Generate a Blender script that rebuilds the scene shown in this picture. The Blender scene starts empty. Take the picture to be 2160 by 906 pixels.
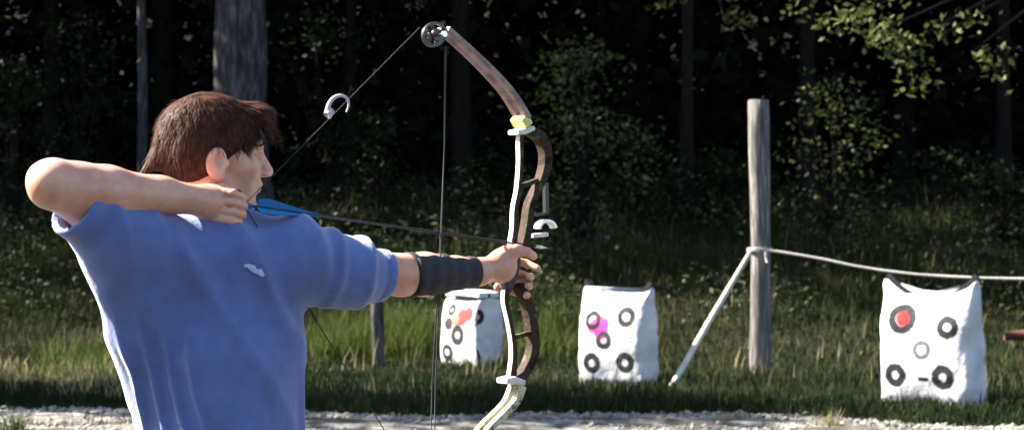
import bpy, math, random
import numpy as np
from mathutils import Vector, Matrix
random.seed(7); rng = np.random.default_rng(7)
C = bpy.context.scene.collection
R = math.radians
F = 4800.0; CX, CY, CH = 1080.0, 453.0, 1.45

def W(px, py, Y):
    """measured photo point at a known distance -> world"""
    return np.array([(px-CX)/F*Y, Y, CH-(py-CY)/F*Y])

# ------------------------------------------------------------------ nodes
def mat(name, base=(.5,.5,.5), rough=.8, spec=.3, metal=0.0):
    m = bpy.data.materials.new(name); m.use_nodes = True
    b = m.node_tree.nodes['Principled BSDF']
    b.inputs['Base Color'].default_value = (*base, 1)
    b.inputs['Roughness'].default_value = rough
    b.inputs['Specular IOR Level'].default_value = spec
    b.inputs['Metallic'].default_value = metal
    return m
def N(m, t, **kw):
    n = m.node_tree.nodes.new(t)
    for k, v in kw.items():
        if k in n.inputs: n.inputs[k].default_value = v
        else: setattr(n, k, v)
    return n
def L(m, a, b): m.node_tree.links.new(a, b)
def ramp(m, src, stops, interp='LINEAR'):
    r = N(m, 'ShaderNodeValToRGB'); r.color_ramp.interpolation = interp
    e = r.color_ramp.elements
    while len(e) > 1: e.remove(e[-1])
    e[0].position = stops[0][0]; e[0].color = (*stops[0][1], 1)
    for p, c in stops[1:]:
        q = e.new(p); q.color = (*c, 1)
    L(m, src, r.inputs[0]); return r.outputs[0]
def bsdf(m): return m.node_tree.nodes['Principled BSDF']
def noise(m, scale, detail=4, rough=.6, vec=None, stretch=None):
    tc = N(m, 'ShaderNodeTexCoord'); v = tc.outputs['Object']
    if stretch:
        mp = N(m, 'ShaderNodeMapping'); mp.inputs['Scale'].default_value = stretch
        L(m, v, mp.inputs[0]); v = mp.outputs[0]
    n = N(m, 'ShaderNodeTexNoise', Scale=scale, Detail=detail, Roughness=rough)
    L(m, v, n.inputs['Vector']); return n.outputs['Fac']
def bump(m, src, strength=.3, dist=.01):
    b = N(m, 'ShaderNodeBump', Strength=strength, Distance=dist)
    L(m, src, b.inputs['Height']); L(m, b.outputs[0], bsdf(m).inputs['Normal'])
def noisy(name, stops, scale, rough=.85, spec=.2, bstr=.3, bdist=.005, stretch=None, detail=5, metal=0):
    m = mat(name, rough=rough, spec=spec, metal=metal)
    n = noise(m, scale, detail, stretch=stretch)
    L(m, ramp(m, n, stops), bsdf(m).inputs['Base Color'])
    if bstr: bump(m, noise(m, scale*2.3, detail, stretch=stretch), bstr, bdist)
    return m
def leafmat(name, cols, transl=.3, spec=.25):
    if 'vane' not in name: cols = [tuple((.92 if name in ('grass', 'weed', 'straw') else .72)*v for v in c) for c in cols]
    m = bpy.data.materials.new(name); m.use_nodes = True
    nt = m.node_tree; b = nt.nodes['Principled BSDF']; out = nt.nodes['Material Output']
    a = N(m, 'ShaderNodeAttribute', attribute_name='tint')
    st = [(i/max(1, len(cols)-1), c) for i, c in enumerate(cols)]
    col = ramp(m, a.outputs['Fac'], st)
    L(m, col, b.inputs['Base Color']); b.inputs['Roughness'].default_value = .65
    b.inputs['Specular IOR Level'].default_value = spec*.35
    t = N(m, 'ShaderNodeBsdfTranslucent'); L(m, col, t.inputs['Color'])
    mx = N(m, 'ShaderNodeMixShader'); mx.inputs[0].default_value = transl
    L(m, b.outputs[0], mx.inputs[1]); L(m, t.outputs[0], mx.inputs[2]); L(m, mx.outputs[0], out.inputs[0])
    return m

# ------------------------------------------------------------------ mesh helpers
def fast(name, V, Fc, m, parent=None, tint=None, smooth=False, mats=None, midx=None):
    V = np.asarray(V, dtype=np.float32); Fc = np.asarray(Fc, dtype=np.int32)
    me = bpy.data.meshes.new(name); k = Fc.shape[1]; nf = len(Fc)
    me.vertices.add(len(V)); me.vertices.foreach_set('co', V.ravel())
    me.loops.add(nf*k); me.loops.foreach_set('vertex_index', Fc.ravel())
    me.polygons.add(nf); me.polygons.foreach_set('loop_start', np.arange(nf, dtype=np.int32)*k)
    me.polygons.foreach_set('loop_total', np.full(nf, k, dtype=np.int32))
    if smooth: me.polygons.foreach_set('use_smooth', np.ones(nf, dtype=bool))
    for q in (mats or [m]): me.materials.append(q)
    if midx is not None: me.polygons.foreach_set('material_index', np.asarray(midx, dtype=np.int32))
    me.update(calc_edges=True); me.validate()
    if tint is not None and len(me.vertices) == len(V):
        at = me.attributes.new('tint', 'FLOAT', 'POINT'); at.data.foreach_set('value', np.asarray(tint, dtype=np.float32))
    o = bpy.data.objects.new(name, me); C.objects.link(o)
    if parent: o.parent = parent
    return o
def tag(o, label=None, cat=None, group=None, kind=None):
    if label: o['label'] = label
    if cat: o['category'] = cat
    if group: o['group'] = group
    if kind: o['kind'] = kind
    return o
def empty(name, loc, mtx=None):
    o = bpy.data.objects.new(name, None); C.objects.link(o)
    if mtx is not None: o.matrix_world = mtx
    else: o.location = loc
    o.empty_display_size = .1
    return o
class MB:
    def __init__(s): s.v = []; s.f = []; s.mi = []
    def add(s, vs, fs, mi=0):
        o = len(s.v); s.v += [tuple(map(float, v)) for v in vs]; s.f += [tuple(i+o for i in f) for f in fs]; s.mi += [mi]*len(fs)
    def tube(s, pts, rad, n=8, mi=0, cap=True):
        pts = [np.array(p, float) for p in pts]
        if not hasattr(rad, '__len__'): rad = [rad]*len(pts)
        o = []; ref = None
        for i, p in enumerate(pts):
            t = pts[min(i+1, len(pts)-1)]-pts[max(i-1, 0)]; t = t/(np.linalg.norm(t)+1e-9)
            if ref is None: ref = np.array([0, 0, 1.]) if abs(t[2]) < .9 else np.array([1., 0, 0])
            a = np.cross(t, ref); a /= np.linalg.norm(a)+1e-9; b = np.cross(a, t); ref = b
            for k in range(n):
                th = 2*math.pi*k/n; o.append(p+rad[i]*(math.cos(th)*a+math.sin(th)*b))
        fs = [(i*n+k, i*n+(k+1) % n, (i+1)*n+(k+1) % n, (i+1)*n+k) for i in range(len(pts)-1) for k in range(n)]
        if cap: fs += [tuple(range(n)), tuple(reversed(range((len(pts)-1)*n, len(pts)*n)))]
        s.add(o, fs, mi)
    def prism(s, poly, n0, n1, to, mi=0, mi_side=None):
        """poly in 2D extruded between n0 and n1; to(a,b,n)->3D"""
        k = len(poly)
        vs = [to(a, b, n0) for a, b in poly]+[to(a, b, n1) for a, b in poly]
        s.add(vs, [tuple(range(k)), tuple(reversed(range(k, 2*k)))], mi)
        s.add(vs, [(i, (i+1) % k, k+(i+1) % k, k+i) for i in range(k)], mi if mi_side is None else mi_side)
    def strip(s, pts, wid, n0, n1, to, mi=0, mi_side=None):
        """ribbon of varying width along a 2D line, extruded"""
        pts = [np.array(p, float) for p in pts]
        if not hasattr(wid, '__len__'): wid = [wid]*len(pts)
        A, B = [], []
        for i, p in enumerate(pts):
            t = pts[min(i+1, len(pts)-1)]-pts[max(i-1, 0)]; t /= np.linalg.norm(t)+1e-9
            q = np.array([-t[1], t[0]]); A.append(p+q*wid[i]/2); B.append(p-q*wid[i]/2)
        k = len(pts); vs = []
        for n in (n0, n1):
            vs += [to(a[0], a[1], n) for a in A]+[to(b[0], b[1], n) for b in B]
        f0, f1 = [], []
        for i in range(k-1):
            f0 += [(i, i+1, k+i+1, k+i), (2*k+i, 3*k+i, 3*k+i+1, 2*k+i+1)]
            f1 += [(i, 2*k+i, 2*k+i+1, i+1), (k+i, k+i+1, 3*k+i+1, 3*k+i)]
        f1 += [(0, k, 3*k, 2*k), (k-1, 3*k-1, 4*k-1, 2*k-1)]
        s.add(vs, f0, mi); s.add(vs, f1, mi if mi_side is None else mi_side)
    def build(s, name, mats, parent=None, smooth=False, bevel=0, world=False):
        me = bpy.data.meshes.new(name); me.from_pydata(s.v, [], s.f)
        if not isinstance(mats, (list, tuple)): mats = [mats]
        for q in mats: me.materials.append(q)
        me.polygons.foreach_set('material_index', s.mi)
        if smooth: me.polygons.foreach_set('use_smooth', [True]*len(s.f))
        me.update()
        o = bpy.data.objects.new(name, me); C.objects.link(o)
        if parent: o.parent = parent
        if bevel:
            import bmesh
            bm = bmesh.new(); bm.from_mesh(me); bmesh.ops.remove_doubles(bm, verts=bm.verts, dist=1e-5)
            bmesh.ops.recalc_face_normals(bm, faces=bm.faces)
            bmesh.ops.bevel(bm, geom=[e for e in bm.edges if e.calc_face_angle(0) > .6], offset=bevel, segments=2, affect='EDGES', profile=.6)
            bm.to_mesh(me); bm.free()
        return o

def vnoise(P, scale, seed=0):
    """value noise in [-1,1] on an (n,3) array"""
    Q = np.asarray(P)*scale; I = np.floor(Q).astype(np.int64); f = Q-I; f = f*f*(3-2*f); out = 0
    for dx in (0, 1):
        for dy in (0, 1):
            for dz in (0, 1):
                h = ((I[:, 0]+dx)*374761393+(I[:, 1]+dy)*668265263+(I[:, 2]+dz)*2147483647+seed*974711) & 0xffffffff
                h = ((h ^ (h >> 13))*1274126177) & 0xffffffff; h = (h ^ (h >> 16)) & 0xffff
                w = (f[:, 0] if dx else 1-f[:, 0])*(f[:, 1] if dy else 1-f[:, 1])*(f[:, 2] if dz else 1-f[:, 2])
                out = out+w*(h/32767.5-1)
    return out
def fbm(P, scale, oct=3, seed=0):
    return sum(vnoise(P, scale*2**i, seed+i)*.5**i for i in range(oct))

# ------------------------------------------------------------------ signed-distance bodies, meshed with surface nets
class SDF:
    def __init__(s, k=.02): s.p = []; s.k = k
    def _add(s, f, c, r, k, sub): s.p.append((f, np.array(c, float), r, s.k if k is None else k, sub)); return s
    def cone(s, a, b, r1, r2, k=None, sub=False):
        a = np.array(a, float); b = np.array(b, float); ab = b-a; l2 = max(ab@ab, 1e-9)
        def f(P):
            q = P-a; t = np.clip(q@ab/l2, 0, 1)
            return np.linalg.norm(q-t[:, None]*ab, axis=1)-(r1+(r2-r1)*t)
        return s._add(f, (a+b)/2, math.sqrt(l2)/2+max(r1, r2), k, sub)
    def chain(s, pts, rs, k=None):
        for i in range(len(pts)-1): s.cone(pts[i], pts[i+1], rs[i], rs[i+1], k)
        return s
    def ell(s, c, rad, M=None, k=None, sub=False):
        c = np.array(c, float); rad = np.array(rad, float); M = np.eye(3) if M is None else np.array(M, float)
        def f(P):
            q = (P-c)@M.T; k0 = np.linalg.norm(q/rad, axis=1); k1 = np.linalg.norm(q/rad**2, axis=1)+1e-9
            return k0*(k0-1)/k1
        return s._add(f, c, rad.max(), k, sub)
    def slab(s, a, b, r1, r2, M, sc, k=None, sub=False):
        """tapered capsule in a frame M (rows=axes) squashed by sc"""
        M = np.array(M, float); sc = np.array(sc, float); a = np.array(a, float); b = np.array(b, float)
        A = (M@a)/sc; B = (M@b)/sc; ab = B-A; l2 = max(ab@ab, 1e-9)
        def f(P):
            q = (P@M.T)/sc-A; t = np.clip(q@ab/l2, 0, 1)
            return (np.linalg.norm(q-t[:, None]*ab, axis=1)-(r1+(r2-r1)*t))*sc.min()**.5
        return s._add(f, (a+b)/2, np.linalg.norm(b-a)/2+max(r1, r2)*sc.max(), k, sub)
    def ev(s, P, prims=None):
        d = np.full(len(P), 1.)
        for f, c, r, k, sub in (s.p if prims is None else prims):
            e = f(P)
            if sub:
                e = -e; h = np.clip(.5-.5*(e-d)/k, 0, 1) if False else np.clip(.5+.5*(e-d)/k, 0, 1)
                d = d*(1-h)+e*h+k*h*(1-h)
            else:
                h = np.clip(.5+.5*(d-e)/k, 0, 1); d = d*(1-h)+e*h-k*h*(1-h)
        return d
    def mesh(s, vox, post=None, n=24):
        un = [p for p in s.p if not p[4]]
        lo = np.min([p[1]-p[2] for p in un], 0)-.02; hi = np.max([p[1]+p[2] for p in un], 0)+.02
        nb = np.ceil((hi-lo)/(vox*n)).astype(int); hd = vox*(n+3)*.87
        KV, VV, KF = [], [], []
        ax = np.arange(-1, n+2); S = n+3; G = np.stack(np.meshgrid(ax, ax, ax, indexing='ij'), -1).reshape(-1, 3)
        enc = lambda c: ((c[..., 0]+4) << 42) | ((c[..., 1]+4) << 21) | (c[..., 2]+4)
        for bi in np.ndindex(*nb):
            b0 = np.array(bi)*n; cen = lo+(b0+n/2)*vox
            pr = [p for p in s.p if np.linalg.norm(cen-p[1])-p[2] < hd+.04]
            if not any(not p[4] for p in pr): continue
            if np.abs(s.ev(cen[None], pr))[0] > hd+.05: continue
            P = lo+(G+b0)*vox; d = s.ev(P, pr)
            if post: d = post(P, d)
            if d.min() > 0 or d.max() < 0: continue
            d = d.reshape(S, S, S); sg = d < 0
            cs = S-1; acc = np.zeros((cs, cs, cs, 3)); cnt = np.zeros((cs, cs, cs))
            for a in range(3):
                o1, o2 = [i for i in range(3) if i != a]
                for u in (0, 1):
                    for v in (0, 1):
                        sl = [slice(0, cs)]*3; sl[o1] = slice(u, u+cs); sl[o2] = slice(v, v+cs)
                        s2 = list(sl); s2[a] = slice(1, 1+cs)
                        d0 = d[tuple(sl)]; d1 = d[tuple(s2)]; x = (d0 < 0) != (d1 < 0)
                        t = np.where(x, d0/np.where(x, d0-d1, 1), 0)
                        acc[..., a] += np.where(x, t, 0); acc[..., o1] += x*u; acc[..., o2] += x*v; cnt += x
            idx = np.argwhere(cnt > 0)
            if not len(idx): continue
            off = acc[cnt > 0]/cnt[cnt > 0][:, None]
            KV.append(enc(idx-1+b0)); VV.append(lo+(idx-1+b0+off)*vox)
            for a in range(3):
                o1, o2 = (a+1) % 3, (a+2) % 3
                sl = [slice(1, 1+n)]*3; s2 = list(sl); s2[a] = slice(2, 2+n)
                A = sg[tuple(sl)]; B = sg[tuple(s2)]
                for flip in (False, True):
                    e = np.argwhere(A & ~B if flip else ~A & B)
                    if not len(e): continue
                    e = e+b0; e1 = e.copy(); e1[:, o1] -= 1; e2 = e1.copy(); e2[:, o2] -= 1; e3 = e.copy(); e3[:, o2] -= 1
                    q = [enc(e), enc(e1), enc(e2), enc(e3)]
                    if not flip: q = q[::-1]
                    KF.append(np.stack(q, 1))
        K = np.concatenate(KV); V = np.concatenate(VV); Fk = np.concatenate(KF)
        U, ix = np.unique(K, return_index=True); V = V[ix]
        Fi = np.searchsorted(U, Fk); Fi = np.clip(Fi, 0, len(U)-1)
        ok = (U[Fi] == Fk).all(1)
        return V, Fi[ok]
def largest(V, Fq):
    lab = np.arange(len(V))
    while True:
        m = lab[Fq].min(1); new = lab.copy(); 
        for i in range(4): np.minimum.at(new, Fq[:, i], m)
        new = new[new]
        if (new == lab).all(): break
        lab = new
    k = np.bincount(lab).argmax(); kv = lab == k; ix = np.cumsum(kv)-1; f = Fq[kv[Fq[:, 0]]]
    return V[kv], ix[f]
def vnormals(V, Fq):
    n = np.cross(V[Fq[:, 2]]-V[Fq[:, 0]], V[Fq[:, 3]]-V[Fq[:, 1]]); vn = np.zeros_like(V)
    for i in range(4): np.add.at(vn, Fq[:, i], n)
    return vn/(np.linalg.norm(vn, axis=1)[:, None]+1e-12)
def relax(V, Fq, it=2, lam=.5):
    for _ in range(it):
        s = np.zeros_like(V); c = np.zeros(len(V))
        for i in range(4):
            a = Fq[:, i]; b = Fq[:, (i+1) % 4]
            np.add.at(s, a, V[b]); np.add.at(s, b, V[a]); np.add.at(c, a, 1); np.add.at(c, b, 1)
        V = V*(1-lam)+lam*s/np.maximum(c, 1)[:, None]
    return V

# ------------------------------------------------------------------ world, sun, camera
SUN_EL = R(39); sx, sy = -.962, .272
sv = np.array([sx*math.cos(SUN_EL), sy*math.cos(SUN_EL), math.sin(SUN_EL)]); sv /= np.linalg.norm(sv)
w = bpy.data.worlds.new("World"); bpy.context.scene.world = w; w.use_nodes = True
nt = w.node_tree; sky = nt.nodes.new('ShaderNodeTexSky'); sky.sky_type = 'NISHITA'; sky.sun_disc = False
sky.sun_elevation = SUN_EL; sky.sun_rotation = math.atan2(sx, sy); sky.air_density = 1.0; sky.dust_density = 1.2
nt.links.new(sky.outputs[0], nt.nodes['Background'].inputs[0]); nt.nodes['Background'].inputs[1].default_value = .052
sl = bpy.data.lights.new('sun', 'SUN'); sl.energy = 5.0; sl.angle = R(.5); sl.color = (1, .93, .82)
so = bpy.data.objects.new('sun', sl); C.objects.link(so)
so.rotation_euler = Vector(-sv).to_track_quat('-Z', 'Y').to_euler()
cam = bpy.data.cameras.new('camera'); co = bpy.data.objects.new('camera', cam); C.objects.link(co)
co.location = (0, 0, CH); co.rotation_euler = (R(90), 0, 0); cam.sensor_width = 36; cam.lens = 36*F/2160; cam.clip_end = 500; cam.clip_start = .1
cam.dof.use_dof = True; cam.dof.focus_distance = 5.2; cam.dof.aperture_fstop = 9
sc = bpy.context.scene; sc.camera = co
sc.view_settings.view_transform = 'Standard'; sc.view_settings.look = 'None'; sc.view_settings.gamma = 1
sc.view_settings.use_curve_mapping = False; sc.view_settings.exposure = 2.85

# ------------------------------------------------------------------ materials
M = {}
M['skin'] = mat('skin', (.50, .27, .19), .40, .5)
_m = M['skin']; _n = noise(_m, 19, 6); L(_m, ramp(_m, _n, [(.25, (.42, .165, .105)), (.5, (.54, .26, .175)), (.75, (.62, .35, .25))]), bsdf(_m).inputs['Base Color'])
bsdf(_m).inputs['Subsurface Weight'].default_value = .12; bsdf(_m).inputs['Subsurface Radius'].default_value = (.012, .004, .002); bsdf(_m).inputs['Subsurface Scale'].default_value = 1
bump(_m, noise(_m, 260, 3), .25, .0012)
M['shirt'] = noisy('blue_cotton', [(.3, (.076, .106, .25)), (.7, (.100, .138, .32))], 26, .92, .1, .5, .003)
bsdf(M['shirt']).inputs['Sheen Weight'].default_value = .35
M['logo'] = mat('pale_thread', (.34, .39, .56), .8)
M['trousers'] = noisy('denim', [(.3, (.03, .035, .06)), (.7, (.05, .06, .1))], 30, .9)
M['shoe'] = mat('shoe_leather', (.05, .045, .04), .6)
M['guard'] = noisy('black_nylon', [(.3, (.012, .012, .016)), (.7, (.028, .026, .032))], 90, .7, .3, .5, .002)
M['strap'] = mat('dark_elastic', (.02, .012, .016), .8)
M['hair'] = noisy('brown_hair', [(.3, (.020, .008, .005)), (.7, (.068, .027, .015))], 60, .6, .08, .3, .001)
M['eye'] = mat('eye_white', (.30, .26, .25), .3, .4); M['iris'] = mat('iris', (.03, .02, .015), .2, .6)
M['bark'] = noisy('bark', [(.32, (.015, .013, .014)), (.5, (.04, .038, .040)), (.7, (.11, .108, .11))], 5, .95, .1, .9, .03, stretch=(4, 4, .7))
M['bark_dark'] = noisy('dark_bark', [(.3, (.005, .004, .004)), (.7, (.014, .012, .011))], 5, .95, .1, .9, .03, stretch=(4, 4, .7))
M['wood'] = noisy('weathered_post_wood', [(.3, (.035, .031, .029)), (.5, (.085, .08, .076)), (.7, (.24, .23, .22))], 7, .85, .2, .7, .008, stretch=(7, 7, .5))
M['rod'] = noisy('pale_stripped_pole', [(.3, (.36, .34, .27)), (.7, (.52, .50, .42))], 12, .7, .2, .3, .004)
M['rope'] = noisy('pale_rope', [(.3, (.22, .20, .18)), (.7, (.40, .375, .34))], 60, .9, .1, .6, .004)
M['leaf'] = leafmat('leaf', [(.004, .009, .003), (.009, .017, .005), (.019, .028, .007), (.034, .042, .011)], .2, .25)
M['leaf_light'] = leafmat('lit_leaf', [(.03, .045, .014), (.07, .09, .025), (.12, .14, .04), (.20, .20, .09)], .3, .5)  # paler copy of the leaf, with sunlight put into its colour
M['weed'] = leafmat('weed', [(.016, .024, .011), (.028, .038, .017), (.046, .052, .024), (.07, .07, .036)], .25, .2)
M['leaf_yellow'] = leafmat('yellow_leaf', [(.06, .065, .012), (.13, .12, .02), (.20, .18, .035)], .35, .4)
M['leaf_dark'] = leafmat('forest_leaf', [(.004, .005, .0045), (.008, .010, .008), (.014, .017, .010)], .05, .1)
M['grass'] = leafmat('grass', [(.007, .015, .005), (.014, .026, .008), (.028, .034, .011), (.048, .043, .02), (.10, .088, .048)], .2, .15)
M['grass_bright'] = leafmat('bright_grass', [(.03, .06, .010), (.055, .085, .016), (.11, .115, .028)], .35, .2)  # meadow sun patches put into the tall grass colour; also a fresh tuft
M['straw'] = leafmat('straw', [(.14, .12, .06), (.28, .24, .13)], .25, .2)
M['soil'] = noisy('soil', [(.3, (.005, .005, .004)), (.5, (.012, .011, .007)), (.75, (.026, .022, .014))], 2.2, .98, .05, .8, .04, detail=8)
M['gravel'] = noisy('gravel', [(.34, (.03, .027, .024)), (.48, (.12, .113, .104)), (.7, (.24, .23, .215))], 9, .95, .1, .9, .02, stretch=(1, .35, 1), detail=8)
_m = M['gravel']; _b = bsdf(_m); _c = _b.inputs['Base Color'].links[0].from_socket
_n = noise(_m, 1.6, 5, .62, stretch=(.8, 2.2, 1)); _x = N(_m, 'ShaderNodeMix', data_type='RGBA'); _x.inputs[7].default_value = (.035, .032, .024, 1)
_t = ramp(_m, _n, [(.46, (0, 0, 0)), (.55, (.9, .9, .9))]); L(_m, _t, _x.inputs[0]); L(_m, _c, _x.inputs[6]); L(_m, _x.outputs[2], _b.inputs['Base Color'])
M['pebble'] = noisy('pebble', [(.3, (.05, .046, .04)), (.7, (.26, .25, .23))], 8, .9)
M['metal'] = mat('dark_anodised_metal', (.05, .05, .055), .3, .5, .9)
M['bright_metal'] = mat('machined_metal', (.65, .65, .66), .28, .5, .9)
M['string'] = mat('waxed_string', (.022, .024, .030), .7, .2)
M['white_rubber'] = mat('pale_rubber', (.45, .38, .38), .7)
M['riser_side'] = noisy('brown_camouflage', [(.38, (.010, .007, .006)), (.47, (.05, .026, .018)), (.56, (.016, .018, .009)), (.66, (.10, .068, .045))], 30, .75, .12, 0)
M['riser_edge'] = noisy('pale_sunlit_finish', [(.3, (.42, .38, .34)), (.7, (.7, .66, .62))], 30, .4, .5, 0)  # sunlight on the riser's belly edge put into the colour; also pale fittings
M['limb_pink'] = noisy('dull_limb_film', [(.35, (.10, .065, .055)), (.55, (.26, .17, .155)), (.75, (.22, .20, .11))], 28, .45, .4, 0)
M['limb_cream'] = noisy('cream_limb_film', [(.36, (.07, .06, .035)), (.46, (.36, .32, .20)), (.7, (.50, .46, .33))], 60, .45, .4, 0)
M['yellow'] = mat('yellow_pocket', (.55, .50, .16), .4, .4)
M['grip'] = mat('grip_rubber', (.03, .028, .03), .5)
M['vane_blue'] = leafmat('blue_vane', [(.03, .17, .42), (.05, .26, .58)], .35, .4)
M['shaft'] = mat('carbon_shaft', (.012, .013, .015), .45, .3)
M['black'] = mat('opening_black', (.006, .006, .008), .7, .2)

# ------------------------------------------------------------------ ground
def sstep(x, a, b): t = np.clip((x-a)/(b-a), 0, 1); return t*t*(3-2*t)
def gz(x, y):
    x = np.asarray(x, float); y = np.asarray(y, float)
    z = .12*sstep(y, 10, 16)
    z = z+1.2*sstep(y, 20.5, 29.5)+.07*np.clip(y-29, 0, 200)
    z = z+np.clip(y-42, 0, 60)*.42
    P = np.stack([x, y, x*0], -1).reshape(-1, 3)
    nn = vnoise(P, .5, 3).reshape(x.shape)*.05*sstep(y, 16, 20)+vnoise(P, 2.3, 5).reshape(x.shape)*.02*sstep(y, 14.5, 16.5)
    return z+nn
def edge(x):   # where the gravel gives way to the grass
    x = np.asarray(x, float)
    return 14.98+.10*np.sin(x*1.3)+.07*np.sin(x*4.1+1)+.35*sstep(x, .4, -3.5)-.22*sstep(x, 1.3, 1.9)-.5*sstep(x, 2.1, 3.0)
def grid(x0, x1, y0, y1, nx, ny, zf):
    X, Y = np.meshgrid(np.linspace(x0, x1, nx), np.linspace(y0, y1, ny)); Z = zf(X, Y)
    V = np.stack([X, Y, Z], -1).reshape(-1, 3); i = np.arange(nx*ny).reshape(ny, nx)
    Fq = np.stack([i[:-1, :-1], i[:-1, 1:], i[1:, 1:], i[1:, :-1]], -1).reshape(-1, 4)
    return V, Fq
V, Fq = grid(-60, 60, -25, 100, 300, 400, gz); tag(fast('ground', V, Fq, M['soil'], smooth=True), kind='structure')
def gpath():
    xs = np.linspace(-30, 30, 700); rows = []
    for k in range(90):
        t = (k/89)**.6; y = 4.2+(edge(xs)-4.2)*t
        P = np.stack([xs, y, xs*0], -1)
        rows.append(np.stack([xs, y, gz(xs, y)+.006+.018*sstep(edge(xs)-y, 0, .3)+.012*(fbm(P, 3, 3, 9))*sstep(edge(xs)-y, 0, .3)], -1))
    V = np.concatenate(rows); i = np.arange(700*90).reshape(90, 700)
    Fq = np.stack([i[:-1, :-1], i[:-1, 1:], i[1:, 1:], i[1:, :-1]], -1).reshape(-1, 4); return V, Fq
V, Fq = gpath(); tag(fast('path', V, Fq, M['gravel'], smooth=True), kind='structure')

def pebbles(n):
    x = rng.uniform(-4.5, 5, n); y = rng.uniform(13.5, 16.1, n); y = np.minimum(y, edge(x)+rng.normal(0, .08, n)); r = rng.uniform(.005, .02, n)*rng.choice([1, 1, 1, 1.6], n)
    O = np.array([[1, 0, 0], [0, 1, 0], [-1, 0, 0], [0, -1, 0], [0, 0, .7], [0, 0, -.7]])
    T = np.array([[0, 1, 4], [1, 2, 4], [2, 3, 4], [3, 0, 4], [1, 0, 5], [2, 1, 5], [3, 2, 5], [0, 3, 5]])
    V = O[None]*r[:, None, None]*rng.uniform(.6, 1.3, (n, 6, 1)); V[..., 0] *= rng.uniform(1, 1.8, n)[:, None]
    V += np.stack([x, y, gz(x, y)+.014], -1)[:, None]
    Fc = (T[None]+np.arange(n)[:, None, None]*6).reshape(-1, 3)
    return V.reshape(-1, 3), Fc
V, Fc = pebbles(9000); tag(fast('gravel_stones', V, Fc, M['pebble']), kind='stuff', label='loose pale stones strewn over the gravel path', cat='gravel')

# ------------------------------------------------------------------ grass
def blades(x, y, h, wd, lean=.35, z=None):
    n = len(x); z = gz(x, y)-.01 if z is None else z
    a = rng.uniform(0, 2*math.pi, n); dx, dy = np.cos(a), np.sin(a)
    b = rng.uniform(0, 2*math.pi, n); lx, ly = np.cos(b)*h*lean*rng.uniform(.1, 1, n), np.sin(b)*h*lean*rng.uniform(.1, 1, n)
    base = np.stack([x, y, z], -1); sd = np.stack([dx, dy, dx*0], -1)*wd[:, None]/2
    mid = base+np.stack([lx*.3, ly*.3, h*.55], -1); tip = base+np.stack([lx, ly, h], -1)
    V = np.stack([base-sd, base+sd, mid+sd*.75, mid-sd*.75, tip+sd*.12, tip-sd*.12], 1).reshape(-1, 3)
    i = np.arange(n)[:, None]*6
    Fc = np.concatenate([i+np.array([[0, 1, 2, 3]]), i+np.array([[3, 2, 4, 5]])], 0)
    return V, Fc
def patch(P, s, seed): return vnoise(P, s, seed)*.5+.5
n = 175000
x = rng.uniform(-6.2, 6.8, n); u = rng.uniform(0, 1, n); y = 14.2+u**1.3*16.8
keep = y > edge(x)-.05; x, y = x[keep], y[keep]
P = np.stack([x, y, x*0], -1); pz = patch(P, .9, 21); pf = patch(P, 3.5, 22)
h = (.05+.11*pf*pz+.30*sstep(y, 21, 27)*pz)*rng.uniform(.5, 1.25, len(x))*(.45+.55*sstep(y-edge(x), 0, .5))
tint = np.clip(.02+.20*sstep(y, 16.5, 21)+.36*patch(P, .6, 31)+.30*(patch(P, 2.2, 32)-.5)+rng.normal(0, .14, len(x)), 0, 1)
tall = rng.random(len(x)) < .014; h = np.where(tall, h*2.0, h); tint = np.where(tall, np.clip(tint+.3, 0, 1), tint)
V, Fc = blades(x, y, h, rng.uniform(.006, .014, len(x))*(1+.7*sstep(y, 18, 28)), .5)
tag(fast('meadow_grass', V, Fc, M['grass'], tint=np.repeat(tint, 6)), kind='stuff', label='rough dark green grass and weeds round the archery targets', cat='grass')
def clumps(name, spots, material, label, cat='grass'):
    VV, FF, TT = [], [], []; o = 0
    for (cx, cy, r, cnt, hh) in spots:
        x = cx+rng.normal(0, r, cnt); y = cy+rng.normal(0, r*.7, cnt)
        V, Fc = blades(x, y, hh*rng.uniform(.4, 1.1, cnt), rng.uniform(.006, .013, cnt), .6)
        VV.append(V); FF.append(Fc+o); o += len(V); TT.append(np.repeat(rng.uniform(0, 1, cnt), 6))
    return tag(fast(name, np.concatenate(VV), np.concatenate(FF), material, tint=np.concatenate(TT)), kind='stuff', label=label, cat=cat)
def gp(px, py, z=.12):   # ground point under a photo point, on the level meadow
    Y = (CH-z)*F/(py-CY); return ((px-CX)/F*Y, Y)
sp = []
for k in range(24):
    px = random.uniform(670, 925); Y = random.uniform(20.6, 22.4); sp.append(((px-CX)/F*Y, Y, .09, 110, random.uniform(.25, .52)))
for k in range(8):
    px = random.uniform(1120, 1200); Y = random.uniform(21, 22.6); sp.append(((px-CX)/F*Y, Y, .1, 60, random.uniform(.25, .4)))
for k in range(9):
    px = random.uniform(60, 270); Y = random.uniform(18, 20.5); sp.append(((px-CX)/F*Y, Y, .1, 60, random.uniform(.15, .3)))
clumps('tall_grass', sp, M['grass_bright'], 'tall grass clumps coloured bright green as if sunlit, below the outstretched arm and in the left meadow')
for k in range(90):
    px = random.choice([random.uniform(1560, 2160), random.uniform(-20, 290)]); sp.append(((px-CX)/F*14.5, 14.3+random.random()*.6, .05, 14, random.uniform(.03, .08)))
clumps('verge_grass', sp[-90:], M['grass'], 'thin dark grass breaking up both ends of the gravel strip')
sp = [gp(18, 905, .12)+(.045, 60, .17), gp(40, 903, .12)+(.03, 30, .13)]
clumps('roadside_grass', sp, M['grass_bright'], 'fresh green grass tuft on the gravel at the bottom left corner')
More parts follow.
